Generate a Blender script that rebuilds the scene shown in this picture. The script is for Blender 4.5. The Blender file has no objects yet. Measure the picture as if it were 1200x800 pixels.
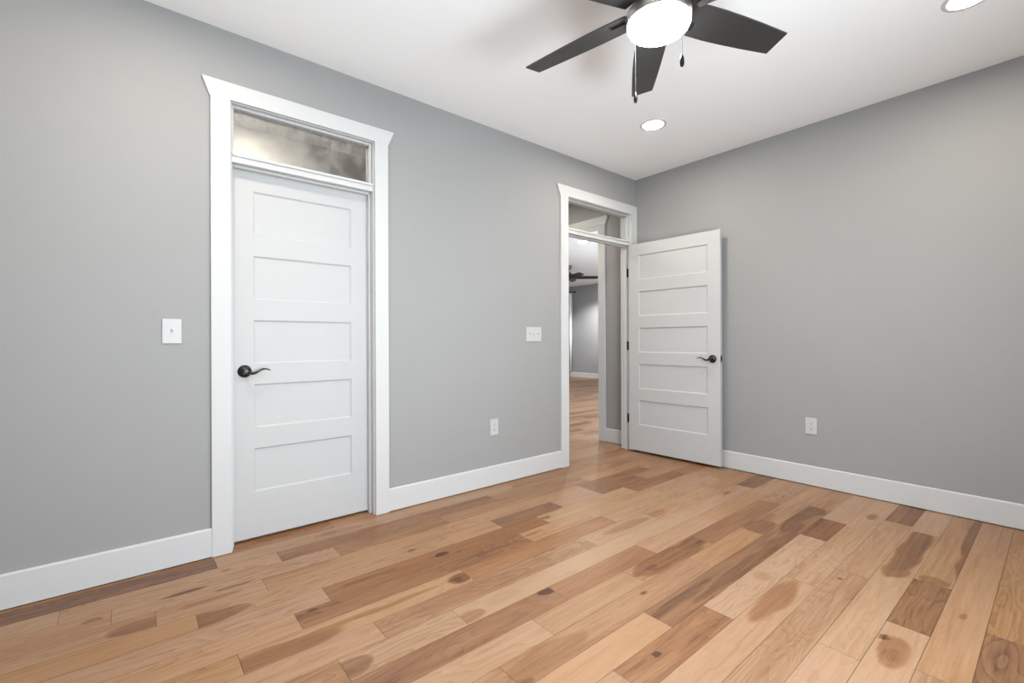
import bpy, bmesh, math, random
from mathutils import Vector, Matrix, noise

S = bpy.context.scene
COL = S.collection
R = math.radians

# ------------------------------------------------------------------ camera, view, light (tune here)
S.view_settings.view_transform = 'Standard'
S.view_settings.look = 'None'
S.view_settings.gamma = 1.0
S.view_settings.use_curve_mapping = False
S.view_settings.exposure = -0.09
try:
    S.cycles.use_denoising = True
    S.cycles.max_bounces = 10
    S.cycles.diffuse_bounces = 6
    S.cycles.transmission_bounces = 8
    S.cycles.sample_clamp_indirect = 6.0
    S.cycles.caustics_reflective = False
    S.cycles.caustics_refractive = False
except Exception:
    pass

FOCAL_PX, YAW, ROLL = 537.13, 50.446, -0.2114
cam_data = bpy.data.cameras.new('camera')
cam_data.sensor_fit = 'HORIZONTAL'
cam_data.sensor_width = 36.0
cam_data.lens = FOCAL_PX / 1200 * 36.0
cam_data.shift_y = (399.18 - 400) / 1200
cam_data.clip_start = 0.02
cam = bpy.data.objects.new('camera', cam_data)
COL.objects.link(cam)
_a, _r = R(YAW), R(ROLL)
_F = Vector((math.cos(_a), math.sin(_a), 0))
_R0 = Vector((math.sin(_a), -math.cos(_a), 0))
_Z = Vector((0, 0, 1))
_R = math.cos(_r) * _R0 + math.sin(_r) * _Z
_U = math.cos(_r) * _Z - math.sin(_r) * _R0
_m = Matrix((_R, _U, -_F)).transposed().to_4x4()
_m.translation = Vector((-3.9693, -2.8104, 1.1068))
cam.matrix_world = _m
S.camera = cam

W_BED = 84.0          # daylight through the bedroom window behind the camera
W_UP_FILL = 100.0       # upward lamp added outside that window to brighten the ceiling
W_WEST = 6.0  # lamp at the unseen west window, added to brighten the right wall
W_WEST_UP_FILL = 4.0          # second lamp there, aimed up, added for the ceiling
W_LIVING = 560.0       # daylight through the living room window
FAN_GLOW = 165.0       # lamp under the ceiling fan
DOWN_GLOW = 335.0      # recessed lights
CLOSET_GLOW = 390.0
SPOT_FAR = 480.0       # added spot standing in for window light on the far living room wall

world = bpy.data.worlds.new('world')
S.world = world
world.use_nodes = True
_bg = world.node_tree.nodes['Background']
_sky = world.node_tree.nodes.new('ShaderNodeTexSky')
_sky.sky_type = 'HOSEK_WILKIE'
_sky.turbidity = 3.0
_sky.sun_direction = (0.3, 0.6, 0.75)
world.node_tree.links.new(_sky.outputs[0], _bg.inputs[0])
_bg.inputs[1].default_value = 2.4


def area_lamp(name, loc, direction, sx, sy, power, color):
    l = bpy.data.lights.new(name, 'AREA')
    l.shape = 'RECTANGLE'
    l.size, l.size_y = sx, sy
    l.energy = power
    l.color = color
    o = bpy.data.objects.new(name, l)
    o.location = loc
    o.rotation_euler = Vector(direction).to_track_quat('-Z', 'Z').to_euler()
    COL.objects.link(o)
    return o


area_lamp('window_daylight', (-2.75, -3.62, 1.25), (0, 1, -0.5), 1.62, 1.60, W_BED, (0.78, 0.885, 1.0))
area_lamp('ceiling_up_fill', (-2.75, -3.70, 0.78), (0, 1, 1.15), 1.50, 0.75, W_UP_FILL, (0.86, 0.94, 1.0))  # added lamp aimed up to lighten the ceiling; no ground is modelled
area_lamp('west_fill_lamp', (-4.86, -1.55, 1.30), (1, 0, -0.5), 1.42, 1.56, W_WEST, (0.80, 0.92, 1.0))  # added fill for the right wall, set behind the added west window
area_lamp('west_up_fill', (-4.98, -1.55, 1.05), (1, 0, 1.3), 1.42, 1.20, W_WEST_UP_FILL, (0.86, 0.94, 1.0))  # added upward fill, no sunlit ground behind it
area_lamp('living_window_daylight', (3.2, -1.34, 1.35), (0, 1, 0.5), 2.2, 1.8, W_LIVING, (0.79, 0.90, 1.0))
_sp = bpy.data.lights.new('far_wall_patch_spot', 'SPOT')  # added spot that makes the bright patch on the far wall
_sp.energy = SPOT_FAR
_sp.spot_size, _sp.spot_blend = R(56), 1.0
_sp.shadow_soft_size = 0.06
_sp.color = (0.97, 0.98, 1.0)
_spo = bpy.data.objects.new('far_wall_patch_spot', _sp)
_spo.location = (5.45, 4.90, 2.70)
_spo.rotation_euler = Vector((0.88, 1.34, -1.62)).to_track_quat('-Z', 'Y').to_euler()
COL.objects.link(_spo)

H = 2.7432

# ------------------------------------------------------------------ materials


def lin(c):
    return tuple(((v / 12.92) if v <= 0.04045 else ((v + 0.055) / 1.055) ** 2.4) for v in c)


def mat(name, col, rough=0.5, metal=0.0, spec=0.5, bump=0.0, bump_scale=200.0, vary=0.0, vary_scale=3.0):
    m = bpy.data.materials.new(name)
    m.use_nodes = True
    nt = m.node_tree
    b = nt.nodes['Principled BSDF']
    b.inputs['Base Color'].default_value = (*col, 1)
    b.inputs['Roughness'].default_value = rough
    b.inputs['Metallic'].default_value = metal
    b.inputs['Specular IOR Level'].default_value = spec
    tc = nt.nodes.new('ShaderNodeTexCoord')
    if vary:
        n = nt.nodes.new('ShaderNodeTexNoise')
        n.inputs['Scale'].default_value = vary_scale
        n.inputs['Detail'].default_value = 3
        nt.links.new(tc.outputs['Object'], n.inputs['Vector'])
        mx = nt.nodes.new('ShaderNodeMix')
        mx.data_type = 'RGBA'
        mx.inputs[6].default_value = (*[c * (1 - vary) for c in col], 1)
        mx.inputs[7].default_value = (*[min(1, c * (1 + vary)) for c in col], 1)
        nt.links.new(n.outputs['Fac'], mx.inputs[0])
        nt.links.new(mx.outputs[2], b.inputs['Base Color'])
    if bump:
        n = nt.nodes.new('ShaderNodeTexNoise')
        n.inputs['Scale'].default_value = bump_scale
        n.inputs['Detail'].default_value = 2
        nt.links.new(tc.outputs['Object'], n.inputs['Vector'])
        bp = nt.nodes.new('ShaderNodeBump')
        bp.inputs['Strength'].default_value = bump
        bp.inputs['Distance'].default_value = 0.002
        nt.links.new(n.outputs['Fac'], bp.inputs['Height'])
        nt.links.new(bp.outputs[0], b.inputs['Normal'])
    return m


def glow(name, col, strength):
    m = bpy.data.materials.new(name)
    m.use_nodes = True
    b = m.node_tree.nodes['Principled BSDF']
    b.inputs['Base Color'].default_value = (0.9, 0.9, 0.9, 1)
    b.inputs['Roughness'].default_value = 0.3
    b.inputs['Emission Color'].default_value = (*col, 1)
    b.inputs['Emission Strength'].default_value = strength
    return m


M_WALL = mat('grey_wall_paint', (0.293, 0.292, 0.290), 0.7, spec=0.25, bump=0.06, bump_scale=350, vary=0.012)
M_CEIL = mat('white_ceiling_paint', (0.88, 0.885, 0.89), 0.85, spec=0.2, bump=0.05, bump_scale=250)
M_TRIM = mat('white_trim_paint', (0.53, 0.532, 0.533), 0.55, spec=0.22, vary=0.008)
M_DOOR = mat('white_door_paint', (0.465, 0.467, 0.468), 0.55, spec=0.22, bump=0.03, bump_scale=120)
M_PLATE = mat('white_plastic', (0.47, 0.473, 0.47), 0.4, spec=0.5)
M_SLOT = mat('dark_slot', (0.03, 0.03, 0.03), 0.6)
M_BLACK = mat('oil_rubbed_black_metal', (0.009, 0.0085, 0.008), 0.28, metal=0.2, spec=0.5, vary=0.3, vary_scale=40)
M_BLADE = mat('espresso_blade', (0.021, 0.0195, 0.019), 0.40, spec=0.5, vary=0.12, vary_scale=6)
M_NICKEL = mat('brushed_nickel', (0.50, 0.475, 0.44), 0.32, metal=1.0, bump=0.05, bump_scale=60)
M_IRON = mat('dark_bronze', (0.02, 0.017, 0.015), 0.45, metal=0.5)
M_CHAIN = mat('steel_chain', (0.007, 0.0068, 0.0065), 0.6)
M_FOB = mat('dark_fob', (0.012, 0.012, 0.012), 0.25, metal=0.7)
M_FANBLACK = mat('matte_black_fan', (0.012, 0.012, 0.013), 0.5)
M_CURTAIN = mat('white_curtain_cloth', (0.74, 0.76, 0.74), 0.9, spec=0.1, bump=0.2, bump_scale=300)
M_BOWL = glow('frosted_lamp_bowl', (0.87, 0.96, 1.0), FAN_GLOW)
M_LED = glow('led_lens', (1.0, 0.90, 0.77), DOWN_GLOW)
M_CLOSETLED = glow('closet_led_lens', (1.0, 0.93, 0.82), CLOSET_GLOW)


def glass_mat(name, rough, tint, streak):
    """thin pane: mostly clear, weak gloss, light streaks of residue on it"""
    m = bpy.data.materials.new(name)
    m.use_nodes = True
    nt = m.node_tree
    nt.nodes.remove(nt.nodes['Principled BSDF'])
    out = nt.nodes['Material Output']
    tr = nt.nodes.new('ShaderNodeBsdfTransparent')
    tr.inputs[0].default_value = (*tint, 1)
    gl = nt.nodes.new('ShaderNodeBsdfGlossy')
    gl.inputs['Roughness'].default_value = rough
    lw = nt.nodes.new('ShaderNodeLayerWeight')
    pw = nt.nodes.new('ShaderNodeMath')
    pw.operation = 'POWER'
    pw.inputs[1].default_value = 5.0
    nt.links.new(lw.outputs['Facing'], pw.inputs[0])
    fr = nt.nodes.new('ShaderNodeMapRange')
    fr.inputs[3].default_value, fr.inputs[4].default_value = 0.03, 0.9
    nt.links.new(pw.outputs[0], fr.inputs[0])
    mx = nt.nodes.new('ShaderNodeMixShader')
    nt.links.new(fr.outputs[0], mx.inputs[0])
    nt.links.new(tr.outputs[0], mx.inputs[1])
    nt.links.new(gl.outputs[0], mx.inputs[2])
    last = mx
    if streak:
        tc = nt.nodes.new('ShaderNodeTexCoord')
        n = nt.nodes.new('ShaderNodeTexNoise')
        n.inputs['Scale'].default_value = 9
        n.inputs['Detail'].default_value = 9
        n.inputs['Roughness'].default_value = 0.72
        nt.links.new(tc.outputs['Object'], n.inputs['Vector'])
        cr = nt.nodes.new('ShaderNodeMapRange')
        cr.inputs[1].default_value = 0.42
        cr.inputs[2].default_value = 0.75
        cr.inputs[3].default_value = 0.05
        cr.inputs[4].default_value = streak
        nt.links.new(n.outputs['Fac'], cr.inputs[0])
        tl = nt.nodes.new('ShaderNodeBsdfTranslucent')
        tl.inputs[0].default_value = (0.8, 0.8, 0.8, 1)
        df = nt.nodes.new('ShaderNodeBsdfDiffuse')
        df.inputs[0].default_value = (0.55, 0.55, 0.55, 1)
        ad = nt.nodes.new('ShaderNodeMixShader')
        ad.inputs[0].default_value = 0.35
        nt.links.new(tl.outputs[0], ad.inputs[1])
        nt.links.new(df.outputs[0], ad.inputs[2])
        m2 = nt.nodes.new('ShaderNodeMixShader')
        nt.links.new(cr.outputs[0], m2.inputs[0])
        nt.links.new(mx.outputs[0], m2.inputs[1])
        nt.links.new(ad.outputs[0], m2.inputs[2])
        last = m2
    nt.links.new(last.outputs[0], out.inputs[0])
    return m


M_GLASS = glass_mat('clear_glass', 0.02, (0.97, 0.98, 0.975), 0)
M_HAZY = glass_mat('smeared_transom_glass', 0.08, (0.90, 0.89, 0.87), 0.30)

# ------------------------------------------------------------------ mesh helpers


def box(bm, x0, x1, y0, y1, z0, z1, bevel=0.0, seg=1):
    v = [bm.verts.new((x, y, z)) for x in (x0, x1) for y in (y0, y1) for z in (z0, z1)]
    f = [(0, 1, 3, 2), (4, 6, 7, 5), (0, 4, 5, 1), (2, 3, 7, 6), (0, 2, 6, 4), (1, 5, 7, 3)]
    fs = [bm.faces.new([v[i] for i in q]) for q in f]
    if bevel:
        es = list({e for fc in fs for e in fc.edges})
        bmesh.ops.bevel(bm, geom=es, offset=bevel, segments=seg, affect='EDGES', profile=0.5)
    return fs


def prism(bm, pts, axis, a0, a1, bevel=0.0):
    """extrude a 2-D outline along an axis; pts in the other two axes' order"""
    def mk(p, a):
        if axis == 'x':
            return (a, p[0], p[1])
        if axis == 'y':
            return (p[0], a, p[1])
        return (p[0], p[1], a)
    A = [bm.verts.new(mk(p, a0)) for p in pts]
    B = [bm.verts.new(mk(p, a1)) for p in pts]
    n = len(pts)
    fs = [bm.faces.new(A), bm.faces.new(B[::-1])]
    for i in range(n):
        fs.append(bm.faces.new((A[i], B[i], B[(i + 1) % n], A[(i + 1) % n])))
    if bevel:
        es = list({e for fc in fs for e in fc.edges})
        bmesh.ops.bevel(bm, geom=es, offset=bevel, segments=1, affect='EDGES', profile=0.5)
    return fs


def lathe(bm, prof, n=48, mtx=None):
    """prof: list of (radius, height) swept about z"""
    mtx = mtx or Matrix()
    rings = []
    for r, z in prof:
        if r < 1e-6:
            rings.append([bm.verts.new(mtx @ Vector((0, 0, z)))])
        else:
            rings.append([bm.verts.new(mtx @ Vector((r * math.cos(2 * math.pi * i / n), r * math.sin(2 * math.pi * i / n), z))) for i in range(n)])
    for A, B in zip(rings[:-1], rings[1:]):
        for i in range(n):
            j = (i + 1) % n
            if len(A) == 1 and len(B) == 1:
                continue
            if len(A) == 1:
                bm.faces.new((A[0], B[j], B[i]))
            elif len(B) == 1:
                bm.faces.new((A[i], A[j], B[0]))
            else:
                bm.faces.new((A[i], A[j], B[j], B[i]))


def tube(bm, pts, radii, n=12, flat=1.0, cap=True):
    pts = [Vector(p) for p in pts]
    if isinstance(radii, (int, float)):
        radii = [radii] * len(pts)
    rings = []
    up = Vector((0, 0, 1))
    for i, p in enumerate(pts):
        t = (pts[min(i + 1, len(pts) - 1)] - pts[max(i - 1, 0)]).normalized()
        u = up if abs(t.dot(up)) < 0.95 else Vector((1, 0, 0))
        s = t.cross(u).normalized()
        w = s.cross(t).normalized()
        rings.append([bm.verts.new(p + radii[i] * (math.cos(2 * math.pi * k / n) * s + flat * math.sin(2 * math.pi * k / n) * w)) for k in range(n)])
    for A, B in zip(rings[:-1], rings[1:]):
        for k in range(n):
            bm.faces.new((A[k], A[(k + 1) % n], B[(k + 1) % n], B[k]))
    if cap:
        bm.faces.new(rings[0][::-1])
        bm.faces.new(rings[-1])


def obj(name, bm, material, parent=None, smooth=False):
    bmesh.ops.recalc_face_normals(bm, faces=bm.faces)
    me = bpy.data.meshes.new(name)
    bm.to_mesh(me)
    bm.free()
    for m in (material if isinstance(material, (list, tuple)) else [material]):
        me.materials.append(m)
    if smooth:
        for p in me.polygons:
            p.use_smooth = True
        try:
            me.set_sharp_from_angle(angle=R(38))
        except Exception:
            pass
    o = bpy.data.objects.new(name, me)
    COL.objects.link(o)
    if parent:
        o.parent = parent
    return o


def B():
    return bmesh.new()


def tag(o, label, cat, group=None):
    o['label'] = label
    o['category'] = cat
    if group:
        o['group'] = group
    return o


def thing(name, label, cat, loc=(0, 0, 0), rotz=0.0, group=None):
    o = bpy.data.objects.new(name, None)
    o.empty_display_size = 0.1
    COL.objects.link(o)
    o.location = loc
    o.rotation_euler = (0, 0, rotz)
    return tag(o, label, cat, group)


def struct(name, bm, m, label=None, cat=None, smooth=False):
    o = obj(name, bm, m, None, smooth)
    o['kind'] = 'structure'
    if label:
        tag(o, label, cat)
    return o


def struct_root(name, loc=(0, 0, 0), rotz=0.0, label=None, cat=None):
    o = bpy.data.objects.new(name, None)
    o.empty_display_size = 0.1
    COL.objects.link(o)
    o.location = loc
    o.rotation_euler = (0, 0, rotz)
    o['kind'] = 'structure'
    if label:
        tag(o, label, cat)
    return o


# ------------------------------------------------------------------ shell
WT = 0.115                      # thickness of the wall with the two doors
D1 = (-3.584, -2.774)           # rough openings in it
D2 = (-1.036, -0.080)
HEAD = 2.392
XW, YS = -4.74, -3.50           # near wall and window wall behind the camera
LX, LY0, LY1 = 6.33, -1.20, 8.30

b = B()
box(b, XW - 0.12, D1[0], 0, WT, 0, H)
box(b, D1[0], D1[1], 0, WT, HEAD, H)
box(b, D1[1], D2[0], 0, WT, 0, H)
box(b, D2[0], D2[1], 0, WT, HEAD, H)
box(b, D2[1], 0.0, 0, WT, 0, H)
struct('wall_left', b, M_WALL, 'long grey wall holding the closed door and the open doorway', 'wall')

b = B()
box(b, 0, 0.14, YS - 0.12, WT, 0, H)
struct('wall_right', b, M_WALL, 'plain grey wall behind the open door, running to the right', 'wall')

WIN = (-3.58, -1.92, 0.40, 2.10)
b = B()
box(b, XW - 0.12, WIN[0], YS - 0.12, YS, 0, H)
box(b, WIN[1], 0, YS - 0.12, YS, 0, H)
box(b, WIN[0], WIN[1], YS - 0.12, YS, 0, WIN[2])
box(b, WIN[0], WIN[1], YS - 0.12, YS, WIN[3], H)
struct('wall_back', b, M_WALL, 'grey window wall facing the two doors', 'wall')
b = B()
WW = (-2.28, -0.82, 0.50, 2.10)  # opening for the added west window
box(b, XW - 0.12, XW, YS, WW[0], 0, H)
box(b, XW - 0.12, XW, WW[1], 0, 0, H)
box(b, XW - 0.12, XW, WW[0], WW[1], 0, WW[2])
box(b, XW - 0.12, XW, WW[0], WW[1], WW[3], H)
struct('wall_near', b, M_WALL, 'grey wall opposite the plain right wall', 'wall')

# hall and living room beyond the doorway
HX = 0.018
HO = (0.492, 1.50)              # cased opening in the hall's end wall
b = B()
box(b, HX, 0.14, WT, HO[0], 0, H)
box(b, HX, 0.14, HO[0], HO[1], HEAD, H)
box(b, HX, 0.14, HO[1], LY1, 0, H)
struct('wall_hall', b, M_WALL, 'grey hall wall seen through the open doorway', 'wall')
b = B()
box(b, -1.90, HX, 1.78, 1.90, 0, H)
struct('wall_passage', b, M_WALL)
b = B()
box(b, LX, LX + 0.12, LY0 - 0.12, LY1 + 0.12, 0, H)
struct('wall_far', b, M_WALL, 'far grey wall glimpsed through both doorways', 'wall')
LW = (2.05, 4.35, 0.40, 2.30)
b = B()
box(b, 0.14, LW[0], LY0 - 0.12, LY0, 0, H)
box(b, LW[1], LX, LY0 - 0.12, LY0, 0, H)
box(b, LW[0], LW[1], LY0 - 0.12, LY0, 0, LW[2])
box(b, LW[0], LW[1], LY0 - 0.12, LY0, LW[3], H)
struct('wall_living', b, M_WALL)
b = B()
box(b, 0.14, LX, LY1, LY1 + 0.12, 0, H)
struct('wall_outer', b, M_WALL)
# closet behind the closed door
b = B()
box(b, -4.30, -2.02, 1.18, 1.28, 0, H)
box(b, -4.40, -4.30, WT, 1.28, 0, H)
box(b, -2.02, -1.90, WT, 1.90, 0, H)
struct('wall_closet', b, M_WALL)

b = B()
box(b, XW - 0.12, LX + 0.12, YS - 0.12, LY1 + 0.12, H, H + 0.1)
struct('ceiling', b, M_CEIL, 'flat white ceiling', 'ceiling')

# ------------------------------------------------------------------ wood floor: one mesh of planks
PW, PY0 = 0.129, 0.033          # plank width and offset: row k runs from -(PY0+PW*k) to -(PY0+PW*(k+1))
rng = random.Random(11)
# hand-set joints of the rows seen closest: row -> [(start x, tone)], tone 0 pale .. 1 dark brown
ROWS = {
    -1: [(-5, .25), (-3.60, .42), (-3.05, .22), (-1.9, .3), (-.9, .42)],
    0: [(-5, .82), (-3.655, .22), (-2.62, .30), (-1.75, .42), (-.75, .30)],
    1: [(-5, .20), (-4.204, .16), (-3.393, .62), (-2.02, .38), (-.8, .34)],
    2: [(-5, .30), (-4.041, .22), (-3.143, .50), (-2.49, .44), (-1.2, .24), (-.35, .4)],
    3: [(-5, .34), (-3.903, .20), (-3.51, .32), (-2.55, .18), (-1.36, .60), (-.55, .36)],
    4: [(-5, .24), (-3.777, .26), (-2.62, .16), (-2.28, .66), (-1.77, .14), (-1.363, .62), (-.80, .34)],
    5: [(-5, .26), (-3.32, .54), (-2.022, .12), (-1.123, .60), (-.45, .46)],
    6: [(-5, .16), (-3.469, .56), (-2.274, .20), (-1.75, .14), (-1.0, .26), (-.4, .34)],
    7: [(-5, .30), (-3.688, .18), (-2.756, .48), (-1.70, .22), (-.92, .20), (-.35, .30)],
    8: [(-5, .20), (-3.244, .46), (-2.04, .14), (-1.46, .16), (-.62, .34)],
    9: [(-5, .44), (-3.425, .20), (-2.963, .06), (-1.29, .16), (-.412, .74)],
    10: [(-5, .58), (-2.537, .44), (-1.876, .18), (-1.2, .26), (-.5, .22)],
    11: [(-5, .07), (-2.751, .30), (-2.165, .34), (-1.545, .58), (-.62, .36)],
    12: [(-5, .34), (-3.015, .36), (-1.80, .30), (-1.214, .34), (-.46, .20)],
    13: [(-5, .06), (-2.37, .60), (-.50, .36)],
    14: [(-5, .28), (-2.731, .52), (-2.14, .10), (-1.042, .72), (-.68, .16)],
    15: [(-5, .14), (-1.614, .16), (-.72, .10)],
    16: [(-5, .26), (-2.85, .36), (-1.35, .24), (-.423, .72)],
    17: [(-5, .08), (-2.042, .16), (-.5, .12)],
    18: [(-5, .12), (-1.686, .70), (-1.186, .28)],
    19: [(-5, .26), (-1.95, .20), (-.63, .28)],
    20: [(-5, .70), (-1.497, .30)],
    21: [(-5, .2), (-2.3, .35), (-1.2, .15)],
}
# heartwood figure: row -> [(x centre, half length, v centre 0..1, half width, strength)]
HEART = {
    0: [(-4.1, .45, .6, .25, .30), (-3.05, .16, .55, .35, .34), (-3.10, .05, .5, .2, .5), (-4.0, .035, .35, .14, .4)],
    1: [(-2.9, .45, .35, .25, .20), (-3.25, .16, .8, .25, .25), (-3.56, .10, .85, .14, .35)],
    2: [(-3.80, .09, .25, .11, .80), (-3.62, .09, .85, .10, .65), (-4.35, .5, .7, .25, .25), (-4.1, .035, .4, .12, .6)],
    3: [(-3.945, .14, .62, .34, .60), (-3.70, .14, .35, .16, .45), (-3.40, .20, .1, .22, .35), (-3.85, .10, .3, .3, .25)],
    4: [(-3.74, .15, .55, .46, .60), (-2.20, .07, .5, .25, .5), (-1.82, .05, .3, .2, .6), (-3.36, .5, .4, .12, .15), (-2.0, .05, .3, .2, .35)],
    5: [(-3.10, .16, .32, .13, .60), (-2.74, .045, .5, .20, .85), (-1.98, .04, .4, .12, .7), (-2.98, .08, .5, .07, .6)],
    6: [(-3.05, .30, .4, .1, .15), (-2.45, .16, .3, .09, .35), (-2.20, .08, .4, .09, .55)],
    7: [(-3.58, .26, .66, .40, .60), (-3.32, .42, .44, .15, .48), (-2.79, .07, .5, .34, .75), (-2.81, .03, .55, .18, .95)],
    8: [(-2.62, .07, .35, .2, .25), (-1.68, .20, .55, .30, .40), (-1.40, .12, .5, .24, .38)],
    9: [(-3.405, .075, .5, .44, .62), (-2.92, .07, .62, .30, .50), (-2.75, .10, .5, .3, .18), (-.66, .05, .4, .14, .6)],
    10: [(-2.56, .05, .16, .24, .85), (-2.3, .2, .6, .1, .15), (-3.6, .3, .4, .1, .18)],
    11: [(-1.86, .34, .45, .62, .60), (-1.60, .14, .3, .5, .66), (-2.02, .05, .5, .17, .80), (-1.58, .04, .5, .1, .8)],
    12: [(-2.88, .24, .5, .42, .42), (-3.0, .05, .85, .18, .6), (-1.12, .16, .55, .52, .62), (-.95, .12, .3, .3, .45)],
    13: [(-2.18, .32, .35, .22, .62), (-1.5, .7, .75, .34, .62), (-.80, .4, .35, .36, .64), (-.58, .09, .5, .5, .66)],
    14: [(-2.55, .020, .40, .10, 1.1), (-2.60, .24, .25, .07, .6), (-2.35, .18, .75, .07, .55), (-1.70, .05, .5, .3, .30), (-.96, .07, .5, .4, .45)],
    15: [(-1.84, .24, .36, .38, .52), (-2.02, .05, .5, .30, .30), (-.42, .07, .55, .22, .6), (-2.5, .5, .6, .05, .3)],
    16: [(-1.1, .34, .5, .40, .22), (-2.2, .45, .5, .36, .22), (-1.45, .012, .3, .1, .9)],
    17: [(-.82, .42, .46, .44, .72), (-.70, .22, .42, .22, .20), (-1.16, .10, .45, .42, .60), (-2.25, .05, .4, .1, .2)],
    18: [(-1.90, .11, .5, .36, .50), (-1.92, .05, .5, .18, .65), (-1.82, .02, .15, .1, .9), (-.32, .34, .90, .26, .66), (-.72, .34, 1.0, .16, .64), (-1.15, .06, .45, .5, .5)],
    19: [(-.28, .30, .66, .05, .45), (-1.7, .3, .5, .3, .1), (-1.42, .03, .4, .08, .5)],
    20: [(-1.53, .05, .25, .4, .30), (-1.75, .12, .7, .16, .25)],
}


def heart_value(k, x, v, xs, xe):
    h = 0.0
    for cx, hl, cv, hw, s in HEART.get(k, ()):
        if not xs <= cx <= xe:
            continue
        wob = 0.28 * noise.noise(Vector((x * 6.0, v * 2.5, k * 7.3)))
        d = math.sqrt(((x - cx) / hl) ** 2 + ((v - cv + 0.12 * noise.noise(Vector((x * 4, k, 3.1)))) / hw) ** 2) + wob
        t = min(1.0, max(0.0, (1.15 - d) / 0.34))
        h = max(h, s * t * t * (3 - 2 * t))
    return h


def build_floor():
    bm = B()
    tone = bm.faces.layers.float.new('tone')
    seed = bm.faces.layers.float.new('seed')
    heart = bm.verts.layers.float.new('heart')
    x_min, x_max = XW - 0.1, LX + 0.1
    k0 = int(math.floor((-(LY1 + 0.1) - PY0) / PW))
    k1 = int(math.ceil((-(YS - 0.1) - PY0) / PW))
    gap = 0.0007
    for k in range(k0, k1):
        ya, yb = -(PY0 + PW * k), -(PY0 + PW * (k + 1))
        segs = []
        if k in ROWS:
            segs = list(ROWS[k])
            x = rng.uniform(0.25, 0.9)
            while x < x_max:
                segs.append((x, rng.choice((.1, .16, .2, .24, .3, .36, .44, .6))))
                x += rng.uniform(0.45, 1.5)
        else:
            x = x_min - rng.uniform(0, 1)
            while x < x_max:
                segs.append((x, rng.choice((.08, .14, .18, .22, .26, .3, .38, .46, .58, .7))))
                x += rng.uniform(0.45, 1.5)
        for i, (xs, tn) in enumerate(segs):
            xe = segs[i + 1][0] if i + 1 < len(segs) else x_max
            xs, xe = max(xs, x_min), min(xe, x_max)
            if xe - xs < 0.01:
                continue
            fine = k in ROWS and xs < 0
            nx = max(1, int((xe - xs) / (0.01 if fine else 0.6)))
            ny = 12 if fine else 1
            sd = rng.random()
            tn = tn + rng.uniform(-.03, .03)
            rows = []
            for a in range(nx + 1):
                px = xs + gap + (xe - xs - 2 * gap) * a / nx
                r_ = []
                for c in range(ny + 1):
                    v = c / ny
                    py = ya - gap + (yb - ya + 2 * gap) * v
                    vert = bm.verts.new((px, py, 0))
                    vert[heart] = heart_value(k, px, v, xs, xe) if fine else 0.0
                    r_.append(vert)
                rows.append(r_)
            for a in range(nx):
                for c in range(ny):
                    f = bm.faces.new((rows[a][c], rows[a][c + 1], rows[a + 1][c + 1], rows[a + 1][c]))
                    f[tone], f[seed] = tn, sd
    # dark bed under the hairline joints
    vs = [bm.verts.new(p) for p in ((x_min, YS - .1, -.0025), (x_max, YS - .1, -.0025), (x_max, LY1 + .1, -.0025), (x_min, LY1 + .1, -.0025))]
    f = bm.faces.new(vs)
    f[tone], f[seed] = 1.35, 0.5
    bm.normal_update()
    for fc in bm.faces:
        if fc.normal.z < 0:
            fc.normal_flip()
    me = bpy.data.meshes.new('floor')
    bm.to_mesh(me)
    bm.free()
    o = bpy.data.objects.new('floor', me)
    COL.objects.link(o)
    o['kind'] = 'structure'
    tag(o, 'hickory plank floor in mixed tan and brown boards', 'floor')
    me.materials.append(floor_material())
    return o


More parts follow.
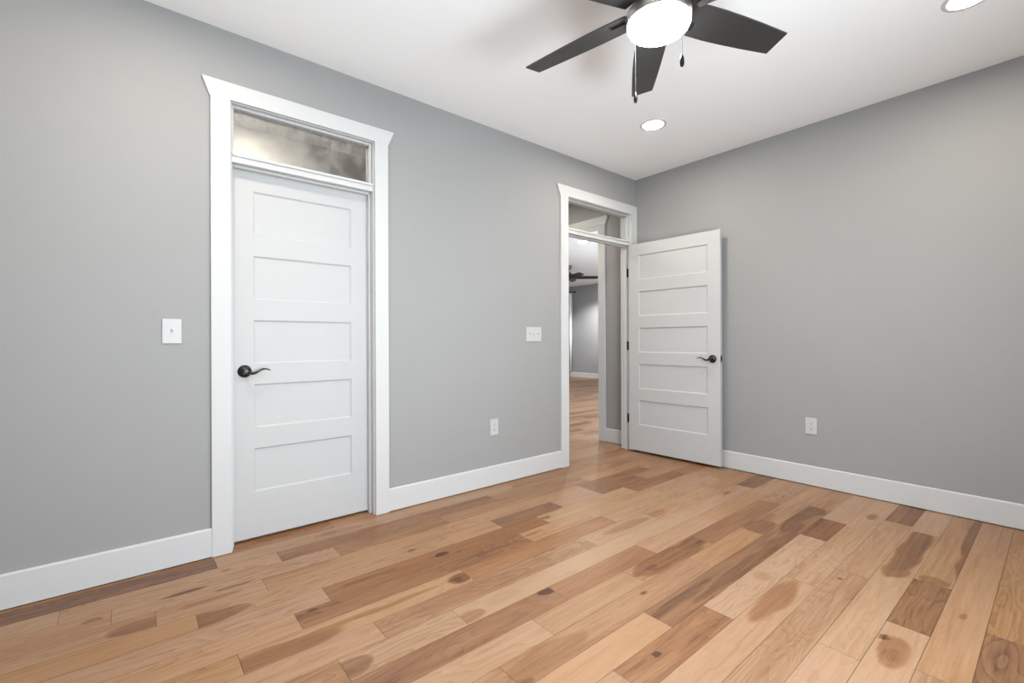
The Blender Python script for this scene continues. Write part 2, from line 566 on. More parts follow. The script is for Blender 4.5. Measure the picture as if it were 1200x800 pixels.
def floor_material():
    m = bpy.data.materials.new('hickory_planks')
    m.use_nodes = True
    nt = m.node_tree
    L = nt.links
    bs = nt.nodes['Principled BSDF']

    def N(t, **kw):
        n = nt.nodes.new(t)
        for a, v in kw.items():
            setattr(n, a, v)
        return n

    def math_(op, a, b_=None, c=None):
        n = N('ShaderNodeMath', operation=op)
        for i, v in enumerate((a, b_, c)):
            if v is None:
                continue
            if isinstance(v, (int, float)):
                n.inputs[i].default_value = v
            else:
                L.new(v, n.inputs[i])
        return n.outputs[0]

    at, asd, ah = N('ShaderNodeAttribute', attribute_name='tone'), N('ShaderNodeAttribute', attribute_name='seed'), N('ShaderNodeAttribute', attribute_name='heart')
    tc = N('ShaderNodeTexCoord')
    off = N('ShaderNodeCombineXYZ')
    L.new(math_('MULTIPLY', asd.outputs['Fac'], 37.0), off.inputs[0])
    L.new(math_('MULTIPLY', asd.outputs['Fac'], 91.0), off.inputs[1])
    L.new(math_('MULTIPLY', asd.outputs['Fac'], 53.0), off.inputs[2])
    add = N('ShaderNodeVectorMath', operation='ADD')
    L.new(tc.outputs['Object'], add.inputs[0])
    L.new(off.outputs[0], add.inputs[1])

    def noise_(scale, detail, rough, dist=0.0):
        mp = N('ShaderNodeMapping')
        mp.inputs['Scale'].default_value = scale
        L.new(add.outputs[0], mp.inputs['Vector'])
        n = N('ShaderNodeTexNoise')
        n.inputs['Scale'].default_value = 1.0
        n.inputs['Detail'].default_value = detail
        n.inputs['Roughness'].default_value = rough
        n.inputs['Distortion'].default_value = dist
        L.new(mp.outputs[0], n.inputs['Vector'])
        return n.outputs['Fac']

    broad = noise_((1.3, 9.0, 1.0), 2, 0.5)               # wide soft figure along the board
    streak = noise_((3.0, 60.0, 1.0), 4, 0.6)             # grain streaks
    fine_g = noise_((5.0, 170.0, 1.0), 3, 0.65)           # fine grain lines
    pores = noise_((22.0, 420.0, 1.0), 2, 0.5)            # fine pores
    # cathedral rings: contour lines of a stretched noise
    field = noise_((1.5, 7.5, 1.0), 2, 0.45, 0.2)
    rings = math_('FRACT', math_('MULTIPLY', field, 16.0))
    rings = math_('POWER', rings, 2.2)
    rings = math_('MULTIPLY', math_('SUBTRACT', rings, 0.31), math_('MULTIPLY', math_('FRACT', math_('MULTIPLY', asd.outputs['Fac'], 17.7)), 0.26))
    # natural heartwood streaks on random boards
    hw = noise_((0.9, 12.0, 1.0), 3, 0.5, 0.2)
    hw = N('ShaderNodeMapRange').outputs[0].node
    L.new(noise_((0.9, 11.0, 1.0), 3, 0.55, 0.3), hw.inputs[0])
    hw.inputs[1].default_value, hw.inputs[2].default_value = 0.60, 0.70
    hw.inputs[3].default_value, hw.inputs[4].default_value = 0.0, 0.16
    # knots
    mpk = N('ShaderNodeMapping')
    mpk.inputs['Scale'].default_value = (2.6, 6.0, 1.0)
    L.new(add.outputs[0], mpk.inputs['Vector'])
    vor = N('ShaderNodeTexVoronoi')
    vor.inputs['Scale'].default_value = 1.0
    L.new(mpk.outputs[0], vor.inputs['Vector'])
    kn = N('ShaderNodeMapRange')
    L.new(vor.outputs['Distance'], kn.inputs[0])
    kn.inputs[1].default_value, kn.inputs[2].default_value = 0.035, 0.085
    kn.inputs[3].default_value, kn.inputs[4].default_value = 0.55, 0.0
    lum = N('ShaderNodeSeparateColor')
    L.new(vor.outputs['Color'], lum.inputs[0])
    keep = math_('GREATER_THAN', lum.outputs[0], 0.70)
    knot = math_('MULTIPLY', kn.outputs[0], keep)

    t = at.outputs['Fac']
    t = math_('ADD', t, math_('MULTIPLY', math_('SUBTRACT', broad, 0.5), 0.42))
    t = math_('ADD', t, math_('MULTIPLY', math_('SUBTRACT', streak, 0.5), 0.48))
    t = math_('ADD', t, math_('MULTIPLY', math_('SUBTRACT', pores, 0.5), 0.22))
    t = math_('ADD', t, math_('MULTIPLY', math_('SUBTRACT', fine_g, 0.5), 0.42))
    t = math_('ADD', t, rings)
    t = math_('ADD', t, hw.outputs[0])
    hs = math_('MULTIPLY', ah.outputs['Fac'], math_('ADD', 0.50, math_('ADD', math_('MULTIPLY', streak, 0.5), math_('MULTIPLY', fine_g, 0.4))))
    t = math_('MAXIMUM', t, math_('ADD', math_('MULTIPLY', t, 0.35), hs))
    t = math_('ADD', t, knot)
    cr = N('ShaderNodeValToRGB')
    el = cr.color_ramp.elements
    stops = [(0.0, (0.358, 0.230, 0.144)), (0.25, (0.312, 0.186, 0.108)), (0.5, (0.240, 0.126, 0.066)), (0.75, (0.160, 0.078, 0.040)), (1.0, (0.066, 0.030, 0.016))]
    while len(el) < len(stops):
        el.new(0.5)
    for e, (p, c) in zip(el, stops):
        e.position, e.color = p, (*c, 1)
    L.new(t, cr.inputs[0])
    # some boards lean pink, some yellow
    hue = N('ShaderNodeHueSaturation')
    L.new(math_('ADD', 0.4950, math_('MULTIPLY', asd.outputs['Fac'], 0.006)), hue.inputs['Hue'])
    L.new(math_('ADD', 1.03, math_('MULTIPLY', math_('FRACT', math_('MULTIPLY', asd.outputs['Fac'], 7.3)), 0.14)), hue.inputs['Saturation'])
    L.new(cr.outputs[0], hue.inputs['Color'])
    L.new(hue.outputs[0], bs.inputs['Base Color'])
    rr = N('ShaderNodeMapRange')
    L.new(streak, rr.inputs[0])
    rr.inputs[3].default_value, rr.inputs[4].default_value = 0.32, 0.46
    L.new(rr.outputs[0], bs.inputs['Roughness'])
    bs.inputs['Specular IOR Level'].default_value = 0.45
    bp = N('ShaderNodeBump')
    bp.inputs['Strength'].default_value = 0.12
    bp.inputs['Distance'].default_value = 0.001
    L.new(streak, bp.inputs['Height'])
    L.new(bp.outputs[0], bs.inputs['Normal'])
    return m


build_floor()

# ------------------------------------------------------------------ baseboards
BH, BT = 0.150, 0.015


def baseboard(name, run, label=None):
    """run: list of (axis, fixed face coordinate, outward sign, a0, a1)"""
    bm = B()
    for ax, c, s, a0, a1 in run:
        pts = [(c, 0.006), (c + s * BT, 0.006), (c + s * BT, BH - 0.006), (c + s * (BT - 0.006), BH), (c, BH)]
        prism(bm, pts, ax, a0, a1)
    return struct(name, bm, M_TRIM, label, 'baseboard' if label else None)


CW = 0.089                      # casing width
C1 = (-3.573, -2.785)           # casing inner edges
C2 = (-1.012, -0.092)
baseboard('baseboard_left', [('x', 0.0, -1, XW, C1[0] - CW)], 'white baseboard left of the closed door')
baseboard('baseboard_middle', [('x', 0.0, -1, C1[1] + CW, C2[0] - CW - 0.006)], 'white baseboard between the two doors')
baseboard('baseboard_right', [('y', 0.0, -1, YS, -0.02)], 'white baseboard along the plain right wall')
baseboard('baseboard_hall', [('y', HX, -1, WT + 0.02, 0.397)], 'short white baseboard in the hall beside the open doorway')
baseboard('baseboard_far', [('y', LX, -1, LY0, LY1)], 'white baseboard on the far wall beyond the hall')
baseboard('baseboard_back', [('x', YS, 1, XW, 0.0)])
baseboard('baseboard_near', [('y', XW, 1, YS, 0.0)])

# ------------------------------------------------------------------ door casings


def casing_leg(bm, x0, x1, y, z1, t=0.018):
    box(bm, x0, x1, y - t, y, 0.0012, z1, bevel=0.001)


ZB, ZT = 2.376, 2.466           # header board
# trim_1: around the closed door
b = B()
casing_leg(b, C1[0] - CW, C1[0], 0, ZB)
casing_leg(b, C1[1], C1[1] + CW, 0, ZB)
prism(b, [(C1[0] - CW - 0.004, ZB), (C1[1] + CW + 0.004, ZB), (C1[1] + CW + 0.042, ZT), (C1[0] - CW - 0.038, ZT)], 'y', -0.018, 0, bevel=0.001)
struct('trim_1', b, M_TRIM, 'white door casing with flared header around the closed door', 'door casing')
# trim_2: around the open doorway, butting into the corner
b = B()
casing_leg(b, C2[0] - CW - 0.006, C2[0], 0, ZB)
casing_leg(b, C2[1], -0.002, 0, ZB)
prism(b, [(C2[0] - CW - 0.012, ZB), (-0.002, ZB), (-0.002, ZT), (C2[0] - CW - 0.050, ZT)], 'y', -0.018, 0, bevel=0.001)
struct('trim_2', b, M_TRIM, 'white door casing around the open doorway in the corner', 'door casing')
# trim_3: cased opening in the hall, facing -x
b = B()
HC = (0.497, 1.495)
box(b, HX - 0.018, HX, HC[0] - CW - 0.006, HC[0], 0.0012, ZB, bevel=0.0025)
box(b, HX - 0.018, HX, HC[1], HC[1] + CW, 0.0012, ZB, bevel=0.0025)
box(b, HX - 0.016, HX + 0.004, HC[0], HC[1], ZB - 0.045, ZB)
prism(b, [(HC[0] - CW - 0.010, ZB), (HC[1] + CW + 0.004, ZB), (HC[1] + CW + 0.040, ZT + 0.004), (HC[0] - CW - 0.046, ZT + 0.004)], 'x', HX - 0.021, HX, bevel=0.002)
box(b, HX, 0.14, HO[0], HO[0] + 0.018, 0.0012, HEAD)
box(b, HX, 0.14, HO[1] - 0.018, HO[1], 0.0012, HEAD)
box(b, HX, 0.14, HO[0], HO[1], HEAD - 0.018, HEAD)
struct('trim_3', b, M_TRIM, 'white casing of the wide opening beyond the hall', 'door casing')


def jamb(name, x0, x1, stop_y, label):
    """frame boards in the wall opening (x0,x1 = clear faces), stops, transom bar"""
    bm = B()
    t = 0.017
    box(bm, x0 - t, x0, 0.0, WT, 0.0012, 2.372 + t, bevel=0.0015)
    box(bm, x1, x1 + t, 0.0, WT, 0.0012, 2.372 + t, bevel=0.0015)
    box(bm, x0, x1, 0.0, WT, 2.372, 2.372 + t, bevel=0.0015)
    # door stops below the bar
    s0, s1 = stop_y
    box(bm, x0, x0 + 0.011, s0, s1, 0.0012, 2.062, bevel=0.0015)
    box(bm, x1 - 0.011, x1, s0, s1, 0.0012, 2.062, bevel=0.0015)
    box(bm, x0 + 0.011, x1 - 0.011, s0, s1, 2.050, 2.062, bevel=0.0015)
    # transom bar with a stepped front
    box(bm, x0, x1, 0.006, WT, 2.062, 2.104, bevel=0.0015)
    box(bm, x0, x1, -0.004, 0.030, 2.094, 2.110, bevel=0.003)
    return struct(name, bm, M_TRIM, label, 'door frame')


J1, J2 = (-3.566, -2.791), (-1.018, -0.098)
jamb('trim_4', J1[0], J1[1], (0.045, 0.079), 'white frame and transom bar inside the closed doorway')
jamb('trim_5', J2[0], J2[1], (0.040, 0.074), 'white frame and transom bar of the open doorway')


def transom(name, x0, x1, gmat, label):
    root = struct_root(name, (0, 0, 0), 0, label, 'transom window')
    z0, z1 = 2.104, 2.372
    bm = B()
    w = 0.013
    for y0, y1 in ((0.026, 0.052), (0.058, 0.084)):
        box(bm, x0, x0 + w, y0, y1, z0, z1, bevel=0.002)
        box(bm, x1 - w, x1, y0, y1, z0, z1, bevel=0.002)
        box(bm, x0 + w, x1 - w, y0, y1, z0, z0 + 0.011, bevel=0.002)
        box(bm, x0 + w, x1 - w, y0, y1, z1 - w, z1, bevel=0.002)
    obj('window_frame', bm, M_TRIM, root)
    bm = B()
    box(bm, x0 + 0.003, x1 - 0.003, 0.0545, 0.0555, z0 + 0.002, z1 - 0.002)
    obj('pane', bm, gmat, root)
    return root


transom('window_1', J1[0], J1[1], M_HAZY, 'smeared glass transom window above the closed door')
transom('window_2', J2[0], J2[1], M_GLASS, 'clear glass transom window above the open doorway')

# ------------------------------------------------------------------ five-panel doors


def door_slab(w, z0, z1, t, z_panels, stile=0.111):
    """slab from x 0..w, y 0..t, both faces with recessed flat panels"""
    bm = B()
    xs = [0, stile, w - stile, w]
    zs = sorted([z0, z1] + [z for p in z_panels for z in p])
    pan = {(a, c) for a, c in z_panels}
    dep, sl = 0.009, 0.009
    for y, s in ((0.0, 1), (t, -1)):
        for i in range(3):
            for j in range(len(zs) - 1):
                xa, xb, za, zb = xs[i], xs[i + 1], zs[j], zs[j + 1]
                if i == 1 and any(abs(za - p[0]) < 1e-6 and abs(zb - p[1]) < 1e-6 for p in pan):
                    o_ = [(xa, za), (xb, za), (xb, zb), (xa, zb)]
                    n_ = [(xa + sl, za + sl), (xb - sl, za + sl), (xb - sl, zb - sl), (xa + sl, zb - sl)]
                    vo = [bm.verts.new((p[0], y, p[1])) for p in o_]
                    vm = [bm.verts.new((p[0], y + s * 0.004, p[1])) for p in o_]
                    vn = [bm.verts.new((p[0], y + s * dep, p[1])) for p in n_]
                    for q in range(4):
                        r_ = (q + 1) % 4
                        bm.faces.new((vo[q], vo[r_], vm[r_], vm[q]))
                        bm.faces.new((vm[q], vm[r_], vn[r_], vn[q]))
                    bm.faces.new(vn)
                else:
                    bm.faces.new([bm.verts.new((p[0], y, p[1])) for p in ((xa, za), (xb, za), (xb, zb), (xa, zb))])
    for xa in (0, w):
        bm.faces.new([bm.verts.new(p) for p in ((xa, 0, z0), (xa, t, z0), (xa, t, z1), (xa, 0, z1))])
    for za in (z0, z1):
        bm.faces.new([bm.verts.new(p) for p in ((0, 0, za), (w, 0, za), (w, t, za), (0, t, za))])
    bmesh.ops.remove_doubles(bm, verts=bm.verts, dist=1e-5)
    return bm


def panels(z0, z1, top=0.112, mid=0.114, bot=0.252):
    h = ((z1 - top) - (z0 + bot) - 4 * mid) / 5
    out, z = [], z0 + bot
    for _ in range(5):
        out.append((round(z, 5), round(z + h, 5)))
        z += h + mid
    return out


def lever(parent, x, z, side):
    """black wave lever on the face y=0 looking to -y; side = +1 lever runs to +x"""
    root = bpy.data.objects.new('door_handle', None)
    COL.objects.link(root)
    root.empty_display_size = 0.05
    root.parent = parent
    root.location = (x, 0, z)
    face = Matrix.Rotation(R(90), 4, 'X')          # z axis -> -y
    bm = B()
    lathe(bm, [(0, 0), (0.0335, 0), (0.0345, 0.003), (0.0330, 0.007), (0.0270, 0.011), (0.0180, 0.0135), (0.0150, 0.016), (0, 0.016)], 40, face)
    obj('rosette', bm, M_BLACK, root, True)
    bm = B()
    lathe(bm, [(0.0115, 0.012), (0.0105, 0.030), (0.0125, 0.040), (0.0135, 0.050), (0.0115, 0.058), (0, 0.060)], 24, face)
    pts, rad = [], []
    for i in range(25):
        u = i / 24
        px = 0.004 + 0.116 * u
        pz = -0.012 * math.sin(u * 2 * math.pi * 0.98) * (1.0 - 0.15 * u) + 0.002 * u
        py = -0.050 + 0.006 * math.sin(u * math.pi)
        pts.append((side * px, py, pz))
        rad.append(0.0098 * (1 - u) ** 0.8 + 0.0032)
    tube(bm, pts, rad, 12, flat=0.72)
    obj('lever', bm, M_BLACK, root, True)
    return root


# door_1: closed, set back in the frame
d1 = struct_root('door_1', (J1[0] + 0.003, 0.080, 0), 0, 'closed white five-panel door with black lever at its left', 'door')
w1 = J1[1] - J1[0] - 0.006
obj('door_leaf', door_slab(w1, 0.016, 2.056, 0.035, panels(0.016, 2.056)), M_DOOR, d1)
lever(d1, 0.066, 0.944, 1)

# door_2: swung open into the room; local x runs from hinge to latch, local y=0 is the face seen
ang = math.atan2(-0.907, 0.040)
d2 = struct_root('door_2', (-0.145, -0.018, 0), ang, 'white five-panel door standing open against the right wall', 'door')
w2 = 0.908
_bm = door_slab(w2, 0.024, 2.055, 0.035, panels(0.024, 2.055))
# the face seen from the room is on the -x side: local -y must point to -x ... mirror y so the slab lies behind it
obj('door_leaf', _bm, M_DOOR, d2)
lever(d2, w2 - 0.066, 0.944, -1)
bm = B()
box(bm, w2 - 0.0005, w2 + 0.0012, 0.005, 0.030, 0.918, 0.974, bevel=0.0004)
box(bm, w2 + 0.001, w2 + 0.006, 0.010, 0.025, 0.934, 0.960, bevel=0.001)
obj('latch_plate', bm, M_BLACK, d2)
_inv = (Matrix.Translation((-0.145, -0.018, 0)) @ Matrix.Rotation(ang, 4, 'Z')).inverted()
for zc in (1.79, 1.053, 0.322):
    bm = B()
    box(bm, -0.1010, -0.0982, 0.004, 0.037, zc - 0.044, zc + 0.044)
    lathe(bm, [(0, -0.046), (0.0062, -0.046), (0.0066, -0.040), (0.0066, 0.040), (0.0062, 0.046), (0.003, 0.050), (0, 0.050)], 16, Matrix.Translation((-0.1015, -0.004, zc)))
    bmesh.ops.transform(bm, matrix=_inv, verts=bm.verts)
    obj('hinge', bm, M_BLACK, d2)

# ------------------------------------------------------------------ switches and outlets (front faces local -y)


def toggle_switch(name, loc, rotz, gangs, w, h, label):
    r = thing(name, label, 'light switch', loc, rotz)
    bm = B()
    box(bm, -w / 2, w / 2, -0.006, 0, -h / 2, h / 2, bevel=0.0025, seg=2)
    obj('cover_plate', bm, M_PLATE, r)
    for g in range(gangs):
        cx = (g - (gangs - 1) / 2) * 0.046
        bm = B()
        box(bm, cx - 0.0055, cx + 0.0055, -0.0072, -0.0055, -0.0125, 0.0125, bevel=0.0006)
        lt = prism(bm, [(-0.0065, -0.004), (-0.018, 0.006 if g != 1 else -0.012), (-0.016, 0.012 if g != 1 else -0.006), (-0.0065, 0.006)], 'x', cx - 0.0035, cx + 0.0035, bevel=0.0006)
        obj('toggle', bm, M_PLATE, r)
        for zz in (-0.030, 0.030):
            bm = B()
            lathe(bm, [(0.0032, 0), (0.0030, 0.0008), (0, 0.0012)], 14, Matrix.Translation((cx, -0.006, zz)) @ Matrix.Rotation(R(90), 4, 'X'))
            box(bm, cx - 0.0025, cx + 0.0025, -0.0074, -0.0071, zz - 0.0004, zz + 0.0004)
            obj('screw', bm, M_PLATE, r)
    return r


def outlet(name, loc, rotz, label, w=0.078, h=0.124):
    r = thing(name, label, 'wall outlet', loc, rotz, None)
    bm = B()
    box(bm, -w / 2, w / 2, -0.006, 0, -h / 2, h / 2, bevel=0.0025, seg=2)
    obj('cover_plate', bm, M_PLATE, r)
    for s in (-1, 1):
        cz = s * 0.0195
        bm = B()
        prof = []
        for i in range(28):
            a = 2 * math.pi * i / 28
            prof.append((0.0172 * math.cos(a), cz + max(-0.0138, min(0.0138, 0.0172 * math.sin(a)))))
        prism(bm, prof, 'y', -0.0078, -0.005)
        rec = obj('receptacle', bm, M_PLATE, r)
        bm = B()
        box(bm, -0.0075, -0.0055, -0.0082, -0.0077, cz - 0.001, cz + 0.0075)
        box(bm, 0.0052, 0.0078, -0.0082, -0.0077, cz - 0.001, cz + 0.0075)
        lathe(bm, [(0.0028, -0.0003), (0.0028, 0.0003), (0, 0.0003)], 14, Matrix.Translation((0, -0.0079, cz - 0.0075)) @ Matrix.Rotation(R(90), 4, 'X'))
        obj('slots', bm, M_SLOT, rec)
    bm = B()
    lathe(bm, [(0.003, 0), (0.0028, 0.0008), (0, 0.0012)], 14, Matrix.Translation((0, -0.006, 0)) @ Matrix.Rotation(R(90), 4, 'X'))
    obj('screw', bm, M_PLATE, r)
    return r


toggle_switch('light_switch', (-3.823, 0, 1.160), 0, 1, 0.078, 0.122, 'white single-toggle light switch left of the closed door')
toggle_switch('light_switch', (-1.417, 0, 1.160), 0, 3, 0.168, 0.119, 'wide white three-toggle light switch left of the open doorway')
outlet('wall_outlet', (-1.832, 0, 0.444), 0, 'white outlet low on the wall between the two doors')
outlet('wall_outlet', (0, -1.571, 0.452), R(-90), 'white outlet low on the plain right wall')

# ------------------------------------------------------------------ recessed ceiling lights


def downlight_meshes():
    bm = B()
    lathe(bm, [(0.074, 0.004), (0.074, -0.003), (0.080, -0.005), (0.094, -0.003), (0.096, 0.0)], 48)
    t_ = bm
    bm = B()
    lathe(bm, [(0.0745, 0.003), (0.0745, -0.0018), (0, -0.0022)], 48)
    return t_, bm


_t, _l = downlight_meshes()
dl = thing('recessed_light', 'round recessed ceiling light near the corner, below the fan in view', 'ceiling light', (-0.918, -0.811, H), 0, 'recessed lights')
obj('trim_ring', _t, M_TRIM, dl, True)
obj('lens', _l, M_LED, dl, True)


def dup(root, loc, label):
    r = root.copy()
    COL.objects.link(r)
    r.location = loc
    r['label'] = label
    for ch in list(root.children):
        c = ch.copy()
        COL.objects.link(c)
        c.parent = r
    return r


for loc, lab in (((-0.875, -2.512, H), 'round recessed ceiling light cut by the top edge at right'),
                 ((-3.830, -0.811, H), 'round recessed ceiling light above the closed door side, out of view'),
                 ((-3.830, -2.512, H), 'round recessed ceiling light over the camera corner, out of view'),
                 ((1.774, 2.301, H), 'round recessed light in the far room seen through the doorway'),
                 ((5.45, 4.90, H), 'unseen round recessed light added for the spot on the far room wall'),
                 ((-0.75, 0.95, H), 'round recessed light over the hall, out of view')):
    dup(dl, loc, lab)

cl = thing('closet_light', 'small flush ceiling light inside the closet behind the transom', 'ceiling light', (-3.33, 0.80, H))
bm = B()
lathe(bm, [(0.085, 0.0), (0.085, -0.012), (0.080, -0.016), (0.076, -0.016)], 40)
obj('trim_ring', bm, M_TRIM, cl, True)
bm = B()
lathe(bm, [(0.076, -0.014), (0.070, -0.022), (0.045, -0.028), (0, -0.030)], 40)
obj('lens', bm, M_CLOSETLED, cl, True)

# ------------------------------------------------------------------ ceiling fan with lamp
FX, FY = -2.372, -1.790
fan = thing('ceiling_fan', 'six-blade dark ceiling fan with glowing round lamp and pull chains', 'ceiling fan', (FX, FY, H))
bm = B()
lathe(bm, [(0, 0), (0.070, 0), (0.072, -0.012), (0.062, -0.040), (0.030, -0.055), (0.016, -0.058), (0, -0.058)], 40)
obj('canopy', bm, M_NICKEL, fan, True)
bm = B()
lathe(bm, [(0, -0.05), (0.0135, -0.05), (0.0135, -0.155), (0, -0.155)], 24)
obj('downrod', bm, M_NICKEL, fan, True)
bm = B()
lathe(bm, [(0, -0.145), (0.030, -0.145), (0.075, -0.160), (0.108, -0.185), (0.116, -0.215), (0.114, -0.270), (0.100, -0.296), (0.090, -0.312), (0, -0.312)], 48)
obj('motor_housing', bm, M_NICKEL, fan, True)
bm = B()
lathe(bm, [(0.088, -0.310), (0.092, -0.335), (0.119, -0.345), (0.1245, -0.352), (0.1245, -0.384), (0.121, -0.390), (0.116, -0.390)], 56)
obj('lamp_ring', bm, M_NICKEL, fan, True)
bm = B()
lathe(bm, [(0.1165, -0.386), (0.1190, -0.392), (0.1192, -0.399), (0.113, -0.411), (0.094, -0.423), (0.062, -0.431), (0.030, -0.434), (0, -0.435)], 56)
obj('lamp_bowl', bm, M_BOWL, fan, True)

ZBL = 2.411 - H                                   # blade mid height below the ceiling
SLOPE = (2.398 - 2.422) / 0.104                   # blade pitch


def blade_z(t):
    return ZBL + SLOPE * t


def make_blade():
    """flat tapered board with a square-cut tip and a slot near the hub; local x runs outward"""
    bm = B()
    th = 0.006
    hx0, hx1, ht0, ht1 = 0.130, 0.196, 0.012, 0.047
    # (radius, low edge t, high edge t)
    st = [(0.112, -0.061, 0.068), (hx0, -0.062, 0.070), (hx1, -0.064, 0.073), (0.28, -0.065, 0.0745), (0.38, -0.062, 0.0715), (0.48, -0.0575, 0.0665), (0.56, -0.0525, 0.061), (0.624, -0.048, 0.056)]
    cols = []
    for r_, lo, hi in st:
        cols.append([(r_, lo), (r_, ht0), (r_, ht1), (r_, hi)])
    top = [[bm.verts.new((p[0], p[1], blade_z(p[1]) + th / 2)) for p in c] for c in cols]
    bot = [[bm.verts.new((p[0], p[1], blade_z(p[1]) - th / 2)) for p in c] for c in cols]
    n = len(st)
    for i in range(n - 1):
        for j in range(3):
            if i == 1 and j == 1:
                for (a, c) in (((i, j), (i + 1, j)), ((i + 1, j), (i + 1, j + 1)), ((i + 1, j + 1), (i, j + 1)), ((i, j + 1), (i, j))):
                    bm.faces.new((top[a[0]][a[1]], top[c[0]][c[1]], bot[c[0]][c[1]], bot[a[0]][a[1]]))
                continue
            bm.faces.new((top[i][j], top[i + 1][j], top[i + 1][j + 1], top[i][j + 1]))
            bm.faces.new((bot[i][j], bot[i][j + 1], bot[i + 1][j + 1], bot[i + 1][j]))
        for j in (0, 3):
            bm.faces.new((top[i][j], top[i + 1][j], bot[i + 1][j], bot[i][j]))
    for i in (0, n - 1):
        for j in range(3):
            bm.faces.new((top[i][j], top[i][j + 1], bot[i][j + 1], bot[i][j]))
    return bm


def make_iron():
    """bracket arm above the blade root, from the motor to the blade"""
    bm = B()
    def z(t):
        return blade_z(t) + 0.0045
    for lo, hi, x0, x1 in ((0.004, 0.054, 0.085, 0.215),):
        v = []
        for dz in (0.0, 0.006):
            for p in ((x0, lo * .8), (x1 - .02, lo), (x1, (lo + hi) / 2), (x1 - .02, hi), (x0, hi * .8)):
                v.append(bm.verts.new((p[0], p[1], z(p[1]) + dz)))
        bm.faces.new(v[:5])
        bm.faces.new(v[5:][::-1])
        for i in range(5):
            bm.faces.new((v[i], v[(i + 1) % 5], v[5 + (i + 1) % 5], v[5 + i]))
    return bm


b0 = obj('blade', make_blade(), M_BLADE, fan)
i0 = obj('blade_bracket', make_iron(), M_IRON, b0)
b0.rotation_euler = (0, 0, R(40))
for k in range(1, 6):
    c = b0.copy()
    COL.objects.link(c)
    c.parent = fan
    c.rotation_euler = (0, 0, R(40 + 60 * k))
    d = i0.copy()
    COL.objects.link(d)
    d.parent = c


def pull_chain(dx, dy, z_end):
    bm = B()
    z_top = -0.375
    zl = z_end - H + 0.045
    tube(bm, [(dx, dy, z_top), (dx, dy, zl)], 0.0008, 8)
    n = int((z_top - zl) / 0.0075)
    for i in range(n):
        z = zl + (i + 0.5) * 0.0075
        lathe(bm, [(0, -0.0018), (0.0014, -0.0008), (0.0014, 0.0008), (0, 0.0018)], 8, Matrix.Translation((dx, dy, z)))
    ch = obj('pull_chain', bm, M_CHAIN, fan, True)
    bm = B()
    lathe(bm, [(0, 0.044), (0.003, 0.044), (0.0052, 0.038), (0.0075, 0.027), (0.0082, 0.016), (0.0072, 0.006), (0.0045, 0.001), (0, 0)], 20, Matrix.Translation((dx, dy, z_end - H)))
    obj('chain_pull', bm, M_FOB, ch, True)


# offsets: seen from the camera the first hangs at the far left of the lamp, the second at the near right
_fw, _rt = Vector((0.637, 0.771, 0)), Vector((0.771, -0.637, 0))
o1 = _fw * 0.117 - _rt * 0.060
o2 = -_fw * 0.117 + _rt * 0.048
pull_chain(o1.x, o1.y, 2.101)
pull_chain(o2.x, o2.y, 2.113)

# ------------------------------------------------------------------ far room: fan and curtain
ff = thing('ceiling_fan', 'small black ceiling fan in the far room beyond the hall', 'ceiling fan', (3.37, 4.12, H))
bm = B()
lathe(bm, [(0, 0), (0.072, 0), (0.070, -0.020), (0.050, -0.075), (0.020, -0.090), (0, -0.090)], 32)
obj('canopy', bm, M_FANBLACK, ff, True)
bm = B()
lathe(bm, [(0, -0.08), (0.014, -0.08), (0.014, -0.17), (0, -0.17)], 16)
obj('downrod', bm, M_FANBLACK, ff, True)
bm = B()
lathe(bm, [(0, -0.150), (0.040, -0.150), (0.075, -0.185), (0.118, -0.215), (0.122, -0.270), (0.100, -0.295), (0, -0.30)], 32)
obj('motor_housing', bm, M_FANBLACK, ff, True)


def far_blade():
    bm = B()
    out = [(0.10, -0.045), (0.22, -0.062), (0.60, -0.058), (0.645, -0.040), (0.645, 0.040), (0.60, 0.058), (0.22, 0.062), (0.10, 0.045)]
    v0 = [bm.verts.new((p[0], p[1], -0.264 - 0.34 * p[1])) for p in out]
    v1 = [bm.verts.new((p[0], p[1], -0.255 - 0.34 * p[1])) for p in out]
    bm.faces.new(v0)
    bm.faces.new(v1[::-1])
    for i in range(len(out)):
        j = (i + 1) % len(out)
        bm.faces.new((v0[i], v0[j], v1[j], v1[i]))
    return bm


fb = obj('blade', far_blade(), M_FANBLACK, ff)
fb.rotation_euler = (0, 0, R(-40))
for k in range(1, 5):
    c = fb.copy()
    COL.objects.link(c)
    c.parent = ff
    c.rotation_euler = (0, 0, R(-40 + 72 * k))

rod = thing('curtain_rod', 'black curtain rod on the far room wall', 'curtain rod', (LX, 6.62, 2.565))
bm = B()
tube(bm, [(-0.09, -0.02, 0), (-0.09, 1.30, 0)], 0.011, 12)
obj('pole', bm, M_FANBLACK, rod, True)
bm = B()
lathe(bm, [(0, -0.030), (0.018, -0.020), (0.026, 0.0), (0.018, 0.020), (0.010, 0.028), (0, 0.030)], 18, Matrix.Translation((-0.09, -0.04, 0)) @ Matrix.Rotation(R(90), 4, 'X'))
obj('finial', bm, M_FANBLACK, rod, True)
for yy in (0.04, 1.26):
    bm = B()
    box(bm, -0.094, 0.0, yy - 0.006, yy + 0.006, -0.006, 0.006)
    box(bm, -0.006, 0.0, yy - 0.015, yy + 0.015, -0.03, 0.03)
    obj('bracket', bm, M_FANBLACK, rod)
bm = B()
n = 60
pts = []
for i in range(n + 1):
    u = i / n
    pts.append((LX - 0.09 + 0.022 * math.sin(u * math.pi * 18), 6.69 + 1.12 * u))
lo = [bm.verts.new((p[0], p[1], 0.165)) for p in pts]
hi = [bm.verts.new((p[0], p[1], 2.545)) for p in pts]
for i in range(n):
    bm.faces.new((lo[i], lo[i + 1], hi[i + 1], hi[i]))
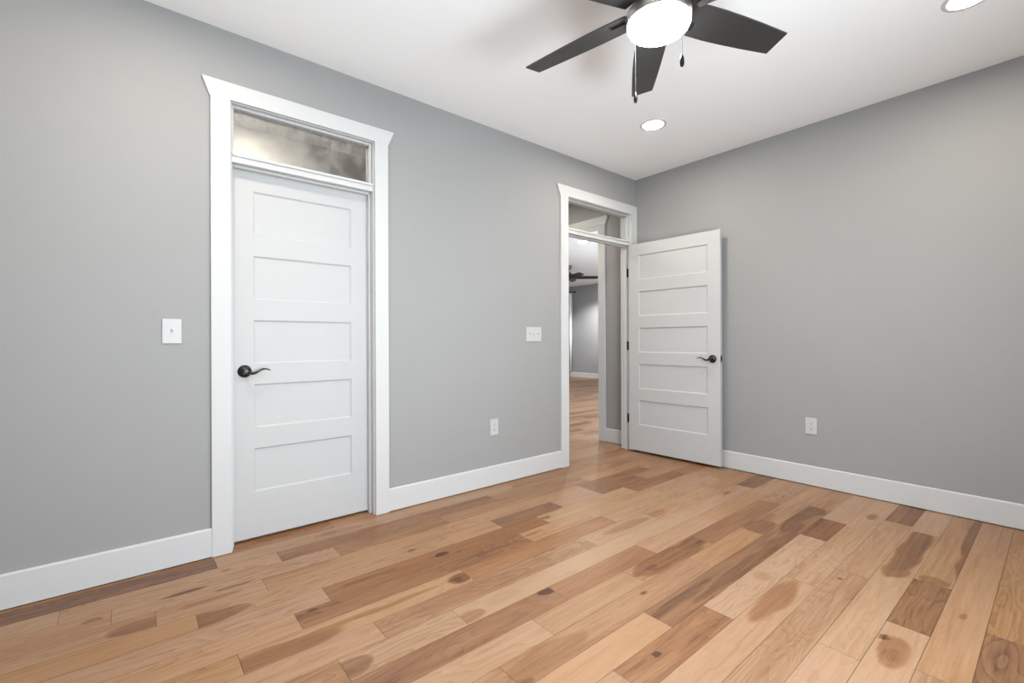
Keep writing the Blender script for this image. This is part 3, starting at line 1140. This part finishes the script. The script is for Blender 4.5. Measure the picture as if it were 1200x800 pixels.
cu = obj('curtain', bm, M_CURTAIN, None, True)
sd = cu.modifiers.new('thickness', 'SOLIDIFY')
sd.thickness = 0.003
tag(cu, 'white curtain hanging at the left edge of the far wall', 'curtain')

# ------------------------------------------------------------------ daylight windows; the west one is added for its light


def big_window(name, w_, z0, z1, loc, rotz, label):
    """local +y points into the room, the wall lies behind y = 0"""
    x0, x1, y_in = -w_ / 2, w_ / 2, 0.0
    root = struct_root(name, loc, rotz, label, 'window')
    bm = B()
    y0, y1 = y_in - 0.085, y_in - 0.045
    w = 0.045
    box(bm, x0, x0 + w, y0, y1, z0, z1, bevel=0.003)
    box(bm, x1 - w, x1, y0, y1, z0, z1, bevel=0.003)
    box(bm, x0 + w, x1 - w, y0, y1, z0, z0 + w, bevel=0.003)
    box(bm, x0 + w, x1 - w, y0, y1, z1 - w, z1, bevel=0.003)
    xm, zm = (x0 + x1) / 2, (z0 + z1) / 2
    box(bm, xm - 0.03, xm + 0.03, y0, y1, z0 + w, z1 - w, bevel=0.003)
    box(bm, x0 + w, xm - 0.03, y0, y1, zm - 0.02, zm + 0.02, bevel=0.003)
    box(bm, xm + 0.03, x1 - w, y0, y1, zm - 0.02, zm + 0.02, bevel=0.003)
    obj('window_frame', bm, M_TRIM, root)
    bm = B()
    c = 0.089
    box(bm, x0 - c, x0, y_in, y_in + 0.018, z0 - 0.02, z1, bevel=0.002)
    box(bm, x1, x1 + c, y_in, y_in + 0.018, z0 - 0.02, z1, bevel=0.002)
    prism(bm, [(x0 - c, z1), (x1 + c, z1), (x1 + c + 0.04, z1 + 0.09), (x0 - c - 0.04, z1 + 0.09)], 'y', y_in, y_in + 0.021, bevel=0.002)
    box(bm, x0 - c - 0.02, x1 + c + 0.02, y_in - 0.045, y_in + 0.045, z0 - 0.03, z0, bevel=0.003)
    obj('window_casing', bm, M_TRIM, root)
    bm = B()
    box(bm, x0 + w * .8, x1 - w * .8, y_in - 0.067, y_in - 0.063, z0 + w * .8, z1 - w * .8)
    obj('pane', bm, M_GLASS, root)


big_window('window_3', WIN[1] - WIN[0], WIN[2], WIN[3], ((WIN[0] + WIN[1]) / 2, YS, 0), 0, 'white framed window in the wall facing the doors')
big_window('window_4', LW[1] - LW[0], LW[2], LW[3], ((LW[0] + LW[1]) / 2, LY0, 0), 0, 'white framed window of the far room')
big_window('added_window_5', WW[1] - WW[0], WW[2], WW[3], (XW, (WW[0] + WW[1]) / 2, 0), R(-90), 'unseen white framed window added in the wall opposite the plain right wall')
